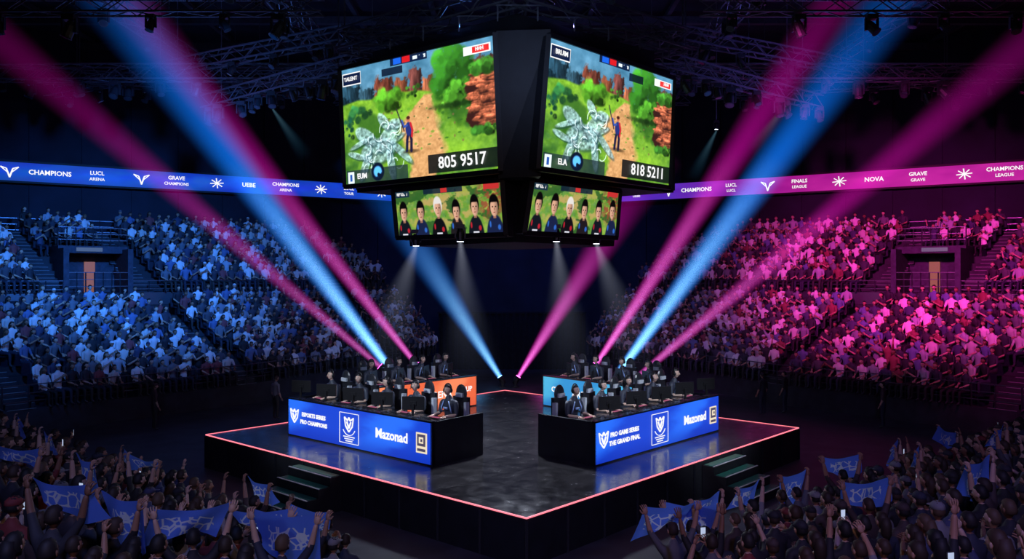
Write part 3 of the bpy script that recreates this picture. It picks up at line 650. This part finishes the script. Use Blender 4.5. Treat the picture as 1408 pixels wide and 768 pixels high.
def desk(name,o,x,L,n,panelf,txt,deco,W=1.9,st=1.15):
    x=Vector((x[0],x[1],0)).normalized(); y=Vector((-x.y,x.x,0)); z=Vector((0,0,1))
    M=Matrix(((x.x,y.x,0,o[0]),(x.y,y.y,0,o[1]),(0,0,1,SZ),(0,0,0,1)))
    e=empty(name,(o[0],o[1],SZ)); H=1.12
    mb=MB(); mb.box((L/2,.06,H/2),(L,.08,H-.01),0,M)
    mb.box((L/2,.48,H-.07),(L-.1,.84,.05),1,M)
    for q in(.03,L-.03): mb.box((q,W/2,H/2),(.06,W,H),0,M)
    mb.box((L/2,W/2+.1,.06),(L-.14,W-.1,.12),0,M)
    mb.box((L/2,.035,H+.005),(L+.02,.12,.03),1,M)
    mb.obj('counter',[M_black,M_blackg],parent=e)
    c=lambda u,w,h: M@Vector((u,w,h))
    raster('front_led_panel',c(.02,.0,H-.03),c(L-.02,.0,H-.03),c(L-.02,.0,.04),c(.02,.0,.04),panelf,160,30,st,e)
    fr=lambda u,h: frame(c(u,-.012,h),x,z)
    for (s,u,h,sz,b) in txt: text(s,fr(u,h),sz,M_white,parent=e,bold=b)
    if deco:
        mb=MB()
        def poly(pts,w=.022,m=0): 
            for a,b in zip(pts[:-1],pts[1:]): mb.bar(c(a[0],-.012,a[1]),c(b[0],-.012,b[1]),w,m)
        def shield(u,h,s):
            poly([(u-s,h+s),(u-s*.3,h+s*.55),(u,h+s),(u+s*.3,h+s*.55),(u+s,h+s),(u+s*.75,h-s*.2),(u,h-s),(u-s*.75,h-s*.2),(u-s,h+s)],.03)
            poly([(u-s*.45,h+s*.4),(u,h-s*.5),(u+s*.45,h+s*.4)],.035)
        shield(.35,.62,.2); cu=L*.47; poly([(cu-.42,.14),(cu+.42,.14),(cu+.42,.98),(cu-.42,.98),(cu-.42,.14)],.014)
        shield(cu,.66,.2); k=[(cu+.3*math.cos(t),.66+.3*math.sin(t)) for t in np.linspace(-2.6,-.5,12)]; poly(k,.016)
        for i in range(3): mb.box((cu,-.012,.32-.06*i),(.5-.1*i,.01,.025),0,M)
        u=L-.38; mb.box((u,-.010,.55),(.40,.012,.52),1,M); mb.box((u,-.018,.62),(.3,.01,.3),2,M); mb.box((u,-.026,.62),(.16,.01,.16),1,M); mb.box((u+.02,-.03,.62),(.07,.01,.07),2,M); mb.box((u,-.018,.37),(.3,.01,.07),2,M)
        mb.obj('panel_logos',[M_white,emat('logo_cream',(1,.85,.62),.9),emat('logo_navy',(.12,.1,.2),.6)],parent=e)
    sd=-1 if o[0]<0 else 1
    for i in range(n):
        u=L*(i+.5)/n - sd*.06
        P=M@Matrix.Translation((u,1.26,.12))@Matrix.Rotation(math.pi,4,'Z')@Matrix.Scale(SCL,4)
        p=bpy.data.objects.new('esports_player',PL[(i+(n%3))%3]); COL.objects.link(p); p.matrix_world=P@Matrix.Rotation(random.uniform(-.15,.15),4,'Z')
        q=bpy.data.objects.new('gaming_chair',CHAIR); COL.objects.link(q); q.matrix_world=P@Matrix.Translation((0,-.04,0))
        q=bpy.data.objects.new('computer_monitor',MON); COL.objects.link(q); q.matrix_world=M@Matrix.Translation((u+sd*.50,.34,H-.045))@Matrix.Rotation(math.pi-sd*.55,4,'Z')@Matrix.Scale(1.05,4)
        q=bpy.data.objects.new('keyboard_and_mouse',KEY); COL.objects.link(q); q.matrix_world=M@Matrix.Translation((u,.66,H-.043))
BL1=panel((.08,.26,.80),(.14,.42,.95),(.04,.15,.62)); 
desk('player_desk',(-6.8,24.3),(4.78,-4.1),6.3,5,BL1,[('ESPORTS SERIES',1.30,.70,.165,.006),('PRO CHAMPIONS',1.30,.48,.165,.006),('Mazonad',4.75,.58,.36,.01)],True)
desk('player_desk',(2.1,20.2),(4.33,4.7),6.4,5,BL1,[('PRO GAME SERIES',1.30,.70,.165,.006),('THE GRAND FINAL',1.30,.48,.165,.006),('Mazonad',4.95,.58,.36,.01)],True)
desk('player_desk',(-4.5,26.5),(.69,.72),4.6,4,panel((.95,.42,.25),(1.0,.55,.36),(.85,.32,.22)),[('CUP',4.1,.66,.26,.006),('ARENA',2.8,.58,.34,.006)],False,1.7,1.0)
desk('player_desk',(1.15,29.8),(3.15,-3.3),4.6,4,panel((.18,.58,.84),(.30,.72,.90),(.1,.40,.7)),[('CUP',.7,.66,.26,.006),('ARENA',2.0,.58,.34,.006)],False,1.7,1.0)
# ------------------------------------------------------------ jumbotron
E_j=empty('jumbotron',(0,25,10))
def scr(cs,fn,name,W,H,st):
    TL,TR,BR,BL=cs; raster(name,TL,TR,BR,BL,fn,W,H,st,E_j)
    mb=MB(); n=(TR-TL).cross(TL-BL).normalized()
    off=n*-.06
    for a,b in((TL,TR),(TR,BR),(BR,BL),(BL,TL)): mb.bar(a+off*.2,b+off*.2,.13)
    mb.hexa([p+off for p in (BL,BR,TR,TL)],[p+off*6 for p in(BL,BR,TR,TL)])
    mb.obj(name+'_bezel',[M_black],parent=E_j)
def bil(cs,u,v): return cs[0].lerp(cs[1],u).lerp(cs[3].lerp(cs[2],u),v)
def stext(cs,s,u,v,size,b=.01):
    n=(cs[1]-cs[0]).cross(cs[0]-cs[3]).normalized(); p=bil(cs,u,v)+n*.04
    x=(bil(cs,1,v)-bil(cs,0,v)); text(s,frame(p,x,(cs[0]-cs[3])),size,M_white,parent=E_j,bold=b)
S1=[PX(467,95,24.4),PX(680,45,20.75),PX(688,235,21.0),PX(474,257,24.8)]
S2=[PX(755,48,20.6),PX(927,108,25.15),PX(921,258,24.97),PX(741,232,20.6)]
S3=[PX(540,262,24.0),PX(690,247,21.3),PX(695,322,21.5),PX(546,327,23.5)]
S4=[PX(733,247,21.3),PX(853,263,24.2),PX(848,327,23.8),PX(722,320,21.0)]
scr(S1,lambda u,v:game(u,v,0),'main_screen',420,240,1.15); scr(S2,lambda u,v:game(u,v,1),'main_screen_b',420,240,1.15)
scr(S3,lambda u,v:roster(u,v,0,6),'roster_screen',260,110,1.0); scr(S4,lambda u,v:roster(u,v,4,6),'roster_screen_b',260,110,1.0)
stext(S1,'805 9517',.79,.893,.46,.006); stext(S1,'TALENT',.085,.105,.16,.004); stext(S1,'EUM',.14,.925,.22,.006); stext(S1,'HHH',.917,.088,.13,.004)
stext(S2,'818 5211',.79,.893,.46,.006); stext(S2,'BRUIM',.085,.105,.18,.004); stext(S2,'ELA',.14,.925,.22,.006); stext(S2,'HHH',.917,.088,.13,.004)
R180=Matrix.Translation((0,50.6,0))@Matrix.Rotation(math.pi,4,'Z')
for S,fn,nm,W,H in((S1,lambda u,v:game(u,v,0),'rear_screen',160,90),(S2,lambda u,v:game(u,v,1),'rear_screen_b',160,90),(S3,lambda u,v:roster(u,v,0,6),'rear_roster',120,50),(S4,lambda u,v:roster(u,v,4,6),'rear_roster_b',120,50)):
    scr([R180@p for p in S],fn,nm,W,H,1.0)
mb=MB()
k=[(0.15,21.2),(5.0,25.3),(-.15,29.4),(-4.9,25.3)]
mb.hexa([(x,y,6.75) for x,y in[(0.1,22.0),(3.2,25.1),(-.1,28.6),(-3.2,25.1)]],[(x,y,8.5) for x,y in[(0.1,21.8),(3.4,25.1),(-.1,28.8),(-3.4,25.1)]])
mb.hexa([(x,y,8.45) for x,y in k],[(x,y,12.3) for x,y in k])
mb.hexa([(x*.9,25.3+(y-25.3)*.9,12.3) for x,y in k],[(x*.9,25.3+(y-25.3)*.9,12.9) for x,y in k])
mb.hexa([(S1[2].x-.05,21.1,8.4),(S2[3].x+.05,20.75,8.4),(S2[3].x,21.6,8.4),(S1[2].x,21.6,8.4)],[(S1[1].x-.05,20.85,12.2),(S2[0].x+.05,20.7,12.2),(S2[0].x,21.6,12.2),(S1[1].x,21.6,12.2)])
mb.obj('jumbotron_core',[M_black],parent=E_j)
def truss(mb,a,b,s=.45,m=0,step=.7):
    a=Vector(a);b=Vector(b);d=(b-a);L=d.length;d.normalize(); up=Vector((0,0,1)); x=d.cross(up)
    if x.length<.01: x=Vector((1,0,0))
    x.normalize(); up=x.cross(d)
    cs=[x*s/2*i+up*s/2*j for i,j in((-1,-1),(1,-1),(1,1),(-1,1))]
    for c in cs: mb.bar(a+c,b+c,.055,m)
    k=max(2,int(L/step))
    for i in range(k):
        p=a+d*L*i/k;q=a+d*L*(i+1)/k
        for j in range(4):
            c1,c2=cs[j],cs[(j+1)%4]
            if i%2: c1,c2=c2,c1
            mb.bar(p+c1,q+c2,.03,m)
def fixture(mb,p,aim,s=1.0,lens=2):
    p=Vector(p); mb.box((p.x,p.y,p.z-.12*s),(.34*s,.26*s,.16*s),1)
    for q in(-1,1): mb.box((p.x+q*.19*s,p.y,p.z-.36*s),(.05*s,.12*s,.40*s),1)
    a=Vector(aim).normalized(); c=p+Vector((0,0,-.45*s)); mb.tube([c-a*.24*s,c-a*.1*s,c+a*.22*s,c+a*.26*s],[.11*s,.15*s,.15*s,.17*s],1,10); mb.tube([c+a*.255*s,c+a*.27*s],.13*s,lens,10)
    return c+a*.28*s
mb=MB()
kk=[Vector((x*1.08,25.3+(y-25.3)*1.08,13.25)) for x,y in k]
for i in range(4): truss(mb,kk[i],kk[(i+1)%4],.6)
truss(mb,kk[0],kk[2],.5); truss(mb,kk[1],kk[3],.5)
for p in kk: mb.bar(p,(p.x,p.y,19.4),.04)
for i in range(4):
    for j in range(5):
        p=kk[i].lerp(kk[(i+1)%4],(j+.5)/5); mb.bar((p.x,p.y,13),(p.x,p.y,12.6),.04)
mb.obj('hanging_frame',[M_metal,DARK],parent=E_j)
M_fix=mat('fixture_housing',(.03,.032,.04),.4)
M_lensw=emat('lens_cool_white',(.8,.85,1),6); M_lensb=emat('lens_blue',(.15,.45,1),8); M_lensm=emat('lens_magenta',(1,.1,.7),8); M_lensoff=mat('lens_glass',(.05,.06,.08),.1)
def trussobj(a,b,s=.5,n=8,name='lighting_truss'):
    a=Vector(a);b=Vector(b); e=empty(name,a.lerp(b,.5)); mb=MB(); truss(mb,a,b,s)
    for t in(.12,.5,.88):
        p=a.lerp(b,t); mb.bar(p,(p.x,p.y,19.4),.03)
    mb.obj('truss_frame',[M_metal],parent=e); mb=MB()
    for i in range(n):
        p=a.lerp(b,(i+.5)/n)+Vector((random.uniform(-.3,.3),0,-s/2)); fixture(mb,p,(random.uniform(-.6,.6),random.uniform(-.8,.2),-1),random.uniform(.75,1.1),2)
    mb.obj('light_fixtures',[M_metal,M_fix,M_lensoff],parent=e)
for sg in(-1,1):
    trussobj((sg*5.8,24.5,14.1),(sg*21,24.5,14.1),.5,7); trussobj((sg*5.2,27.5,13.2),(sg*13,34,13.2),.5,11); trussobj((sg*3,33,14.2),(sg*26,33,14.2),.6,13)
    trussobj((sg*8,24,15.4),(sg*8,50,15.4),.6,8); trussobj((sg*15,24,16),(sg*15,46,16),.6,6); trussobj((sg*10,40,15.0),(sg*30,34,15.0),.6,7); trussobj((sg*6,29,14.6),(sg*22,38,14.6),.5,8)
trussobj((-14,38,15.2),(14,38,15.2),.6,12); trussobj((-10,45,15.8),(10,45,15.8),.6,8); trussobj((-9,22.3,14.4),(9,22.3,14.4),.55,10)
# ------------------------------------------------------------ ribbons
for sg in(-1,1):
    e=empty('led_ribbon_board',(sg*18,46,11.5))
    a=Vector((-40,35.49,0));b=Vector((-7.0,56.0-.0,0)); 
    dirv=(b-a).normalized(); nrm=Vector((dirv.y,-dirv.x,0)); a=a+nrm*.35;b=b+nrm*.35
    def W(p): return Vector((p.x*(-sg),p.y,p.z))
    if sg<0: A,Bp=W(a),W(b)
    else: A,Bp=W(b),W(a)
    z0,z1=10.98,11.98
    ux=(Bp-A).normalized(); L=(Bp-A).length
    if sg<0: f=lambda u,v:np.clip(np.stack([.04+.10*fbm(u,v,30,2,3),.16+.22*fbm(u,v,24,2,5),.66+.27*fbm(u,v,20,2,8)],-1)*(.85+.15*np.cos((v-.5)*3))[...,None],0,1)
    else:
        def f(u,v):
            t=sst(u,.05,.35)[...,None]; n=fbm(u,v,24,2,5)[...,None]
            return np.clip(np.concatenate([.30+0*n,.12+.1*n,.68+.1*n],-1)*(1-t)+np.concatenate([.58+.2*n,.05+.12*n,.50+.12*n],-1)*t,0,1)
    Z=lambda p,z:Vector((p.x,p.y,z))
    raster('ribbon_screen',Z(A,z1),Z(Bp,z1),Z(Bp,z0),Z(A,z0),f,300,10,1.0,e)
    mb=MB(); n2=ux.cross(Vector((0,0,1)))
    for zz in(z0-.06,z1+.06): mb.bar(Z(A,zz)-n2*.02,Z(Bp,zz)-n2*.02,.1)
    mb.hexa([Z(A,z0)-n2*.02,Z(Bp,z0)-n2*.02,Z(Bp,z0)-n2*.3,Z(A,z0)-n2*.3],[Z(A,z1)-n2*.02,Z(Bp,z1)-n2*.02,Z(Bp,z1)-n2*.3,Z(A,z1)-n2*.3]); mb.obj('ribbon_housing',[M_black],parent=e)
    R=random.Random(5+sg); words=['LUCL','UEBE','TEXTMODE','ARENA','CHAMPIONS','GRAVE','INTRA','LEAGUE','SERIES','FINALS','TOUR','NOVA']
    mb=MB(); u=2.0;i=0
    while u<L-2:
        fr=lambda x,y: A+ux*x+Vector((0,0,y))+n2*.03
        t=i%5
        if t in(0,2,3):
            if t==2: text(R.choice(words),frame(fr(u,11.48),ux,(0,0,1)),.36,M_white,parent=e,bold=.008)
            else:
                text(R.choice(words),frame(fr(u,11.64),ux,(0,0,1)),.30,M_white,parent=e,bold=.006); text(R.choice(words),frame(fr(u,11.30),ux,(0,0,1)),.24,M_white,parent=e,bold=.004)
            u+=2.3
        else:
            c=fr(u,11.48); s=.3; up=Vector((0,0,1))
            if R.random()<.6:
                pts=[c-ux*s*1.4+up*s*.8,c-ux*s*.5+up*s*.5,c-up*s,c+ux*s*.5+up*s*.5,c+ux*s*1.4+up*s*.8,c+ux*s*.3-up*s*.2,c-up*s*1.1,c-ux*s*.3-up*s*.2,c-ux*s*1.4+up*s*.8]
                for p,q in zip(pts[:-1],pts[1:]): mb.bar(p,q,.05)
            else:
                for kx in range(4):
                    an=kx*math.pi/4+.1; v=(ux*math.cos(an)*1.3+up*math.sin(an))*s; mb.bar(c-v,c+v,.05)
            u+=1.9
        i+=1
    mb.obj('ribbon_logos',[M_white],parent=e)
# ------------------------------------------------------------ beams
def beammat(name,col,L,r0,r1,k,p=1.6,core=(1,1,1),fade=.0,clen=14.0):
    m=bpy.data.materials.new(name); m.use_nodes=True; nt=m.node_tree;N=nt.nodes;Lk=nt.links; N.clear()
    out=N.new('ShaderNodeOutputMaterial'); em=N.new('ShaderNodeEmission'); tc=N.new('ShaderNodeTexCoord'); sx=N.new('ShaderNodeSeparateXYZ'); Lk.new(tc.outputs['Object'],sx.inputs[0])
    def ma(op,a,b=None):
        n=N.new('ShaderNodeMath'); n.operation=op
        for i,x in enumerate((a,b)):
            if x is None: continue
            if isinstance(x,(int,float)): n.inputs[i].default_value=x
            else: Lk.new(x,n.inputs[i])
        return n.outputs[0]
    x2=ma('MULTIPLY',sx.outputs[0],sx.outputs[0]); y2=ma('MULTIPLY',sx.outputs[1],sx.outputs[1]); r2=ma('ADD',x2,y2)
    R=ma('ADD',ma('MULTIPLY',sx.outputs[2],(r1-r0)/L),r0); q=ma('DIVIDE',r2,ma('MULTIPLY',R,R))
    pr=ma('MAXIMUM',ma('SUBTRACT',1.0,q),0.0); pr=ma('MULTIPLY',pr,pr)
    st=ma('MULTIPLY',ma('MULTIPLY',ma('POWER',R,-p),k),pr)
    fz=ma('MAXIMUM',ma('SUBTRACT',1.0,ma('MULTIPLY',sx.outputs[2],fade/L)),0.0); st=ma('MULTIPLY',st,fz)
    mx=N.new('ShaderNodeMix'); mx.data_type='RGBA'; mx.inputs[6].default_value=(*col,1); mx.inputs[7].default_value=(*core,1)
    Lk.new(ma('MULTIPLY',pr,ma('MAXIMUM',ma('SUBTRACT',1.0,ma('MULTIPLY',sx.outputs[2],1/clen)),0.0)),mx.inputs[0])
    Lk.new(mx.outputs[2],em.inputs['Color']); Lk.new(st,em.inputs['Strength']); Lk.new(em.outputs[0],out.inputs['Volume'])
    try: m.cycles.volume_step_rate=1.2
    except Exception: pass
    return m
def beam(src,tgt,L,r0,r1,col,k,core,p=1.6,fade=0.8,name='light_beam',clen=14.):
    d=(tgt-src).normalized(); n=20; vs=[];fs=[]
    for z,r in((0,r0),(L,r1)):
        for i in range(n): a=2*math.pi*i/n; vs.append((r*math.cos(a)*1.02,r*math.sin(a)*1.02,z))
    for i in range(n): j=(i+1)%n; fs.append((i,j,n+j,n+i))
    fs.append(tuple(range(n))[::-1]); fs.append(tuple(range(n,2*n)))
    mb=MB(); mb.add(vs,fs,0); o=mb.obj(name,[beammat(name+'_haze',col,L,r0,r1,k,p,core,fade,clen)])
    o.matrix_world=Matrix.Translation(src)@d.to_track_quat('Z','Y').to_matrix().to_4x4()
    return o
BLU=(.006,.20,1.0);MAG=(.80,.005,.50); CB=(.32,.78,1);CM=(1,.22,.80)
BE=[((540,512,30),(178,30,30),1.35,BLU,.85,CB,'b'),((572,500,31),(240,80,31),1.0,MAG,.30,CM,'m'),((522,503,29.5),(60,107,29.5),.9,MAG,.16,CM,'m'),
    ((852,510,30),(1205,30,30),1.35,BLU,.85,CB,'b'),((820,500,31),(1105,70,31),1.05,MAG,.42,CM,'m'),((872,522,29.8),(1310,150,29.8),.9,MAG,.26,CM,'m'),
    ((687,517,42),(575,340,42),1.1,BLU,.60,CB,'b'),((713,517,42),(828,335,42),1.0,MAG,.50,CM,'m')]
for (s,t,rt,col,k,core,kind) in BE:
    S=PX(*s);T=PX(*t); d=(T-S); Lt=d.length; L=(18.6-S.z)/d.normalized().z
    if s[2]>40: L=min(L,14)
    r0=.18 if kind=='b' else .13; r1=r0+(rt-r0)*L/Lt
    e=empty('moving_head_light',(S.x,S.y,S.z)); mb=MB(); dn=d.normalized()
    c=S-dn*.28
    mb.tube([c-dn*.18,c-dn*.05,c+dn*.2,c+dn*.26],[.10,.15,.15,.17],0,12); mb.tube([c+dn*.262,c+dn*.275],.13,1,12)
    for q in(-1,1): mb.box((c.x,c.y+q*.19,c.z-.12),(.12,.04,.36),0)
    mb.box((c.x,c.y,c.z-.34),(.34,.44,.14),0)
    if c.z-.41>.05:
        h=c.z-.41; truss(mb,(c.x,c.y,0),(c.x,c.y,h),.3,0,.35); mb.box((c.x,c.y,.03),(.6,.6,.06),0)
    mb.obj('fixture_body',[DARK,M_lensb if kind=='b' else M_lensm],parent=e)
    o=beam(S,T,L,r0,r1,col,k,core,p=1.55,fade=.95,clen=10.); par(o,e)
for (px,py,d,tx,ty) in((572,338,23.2,545,420),(633,332,22,640,420),(765,332,22,775,420),(820,335,23.5,850,420)):
    p=PX(px,py,d); e=E_j; mb=MB(); fixture(mb,p+Vector((0,0,.5)),(0,0,-1),.7,2); mb.obj('underslung_lamp',[M_metal,DARK,M_lensw],parent=e)
    T=PX(tx,ty,d); o=beam(p,T,4.2,.08,1.3,(.45,.52,.8),.055,(.8,.85,1),1.5,1.0,name='underslung_lamp_beam',clen=3.); par(o,e)
for (px,py,d,tx,ty) in((375,150,33,410,200),(1082,143,33,1040,200),(985,180,36,960,230)):
    p=PX(px,py,d); e=empty('hanging_spotlight',p); mb=MB(); fixture(mb,p+Vector((0,0,.5)),(0,0,-1),.6,2); mb.bar(p+Vector((0,0,.5)),(p.x,p.y,19.4),.04,0); mb.obj('fixture_body',[M_metal,DARK,M_lensw],parent=e)
    o=beam(p,PX(tx,ty,d),2.5,.06,.5,(.1,.45,.8),.04,(.4,.8,1),1.3,1.0,clen=2.); par(o,e)
# ------------------------------------------------------------ lights
def spot(name,loc,tgt,e,col,ang=60,blend=.6,r=.4):
    l=bpy.data.lights.new(name,'SPOT'); l.energy=e; l.color=col; l.spot_size=math.radians(ang); l.spot_blend=blend; l.shadow_soft_size=r
    o=bpy.data.objects.new(name,l); COL.objects.link(o); o.location=loc; o.rotation_euler=(Vector(tgt)-Vector(loc)).to_track_quat('-Z','Y').to_euler(); return o
CBL=(.04,.25,1.0);CMG=(1.0,.04,.50)
spot('crowd_wash_blue',(-6,20,12.6),(-19.5,41,6.3),28000,CBL,44,1.0); spot('crowd_wash_blue',(-13,19,12.6),(-23,33.5,3.8),6500,CBL,50,1.0)
spot('crowd_wash_blue',(-2,33,12.4),(-11.5,44,3.5),1900,(.07,.22,.9),56,.9)
spot('crowd_wash_magenta',(6,20,12.6),(19.5,41,6.3),30000,CMG,44,1.0); spot('crowd_wash_magenta',(13,19,12.6),(23,33.5,3.8),7500,CMG,50,1.0)
spot('crowd_wash_violet',(2,33,12.4),(11.5,44,3.5),1800,(.5,.13,.8),56,.9)
spot('stage_key',(-9,12,12.8),(-4,23.2,2.2),9000,(.72,.84,1),26,.7); spot('stage_key',(9,12,12.8),(4,23.2,2.2),9000,(.75,.84,1),26,.7)
spot('stage_top',(0,24,6.4),(0,20,1),1700,(.75,.82,1),110,1.0)
spot('stage_back_key',(0,23,6.3),(0,28.5,2.4),1000,(.75,.82,1),100,.8)
spot('fan_wash_blue',(-1,24,13),(-8,12,2),4800,(.12,.28,1),66); spot('fan_wash_blue',(1,24,13),(8,12,2),4800,(.24,.22,1),66)
spot('fan_fill_blue',(-3,1,11.5),(-8,13,2),1700,(.24,.32,1),80); spot('fan_fill_blue',(3,1,11.5),(8,13,2),1700,(.32,.28,1),80)
spot('fan_fill_warm',(0,-2,11),(-6,12,2),420,(1,.62,.42),90); spot('fan_fill_warm',(0,-2,11),(6,12,2),420,(1,.58,.45),90)
spot('roof_fill_blue',(-12,28,8.5),(-9,31,19),1300,(.12,.3,1),130,1.0); spot('roof_fill_violet',(12,28,8.5),(9,31,19),1200,(.22,.2,1),130,1.0)  # added lamps with no fixture, only to lift the trusses out of the dark
spot('roof_fill_blue',(0,17,11),(0,24,14),220,(.4,.55,1),130,1.0)  # another added lamp without fixture, brightens the trusses over the jumbotron
spot('backwall_blue',(0,40,15),(0,56,8),3200,(.06,.15,1),90,1.0)
w=bpy.data.worlds.new('arena_dark'); SC.world=w; w.use_nodes=True; w.node_tree.nodes['Background'].inputs[0].default_value=(.02,.05,.2,1); w.node_tree.nodes['Background'].inputs[1].default_value=.15
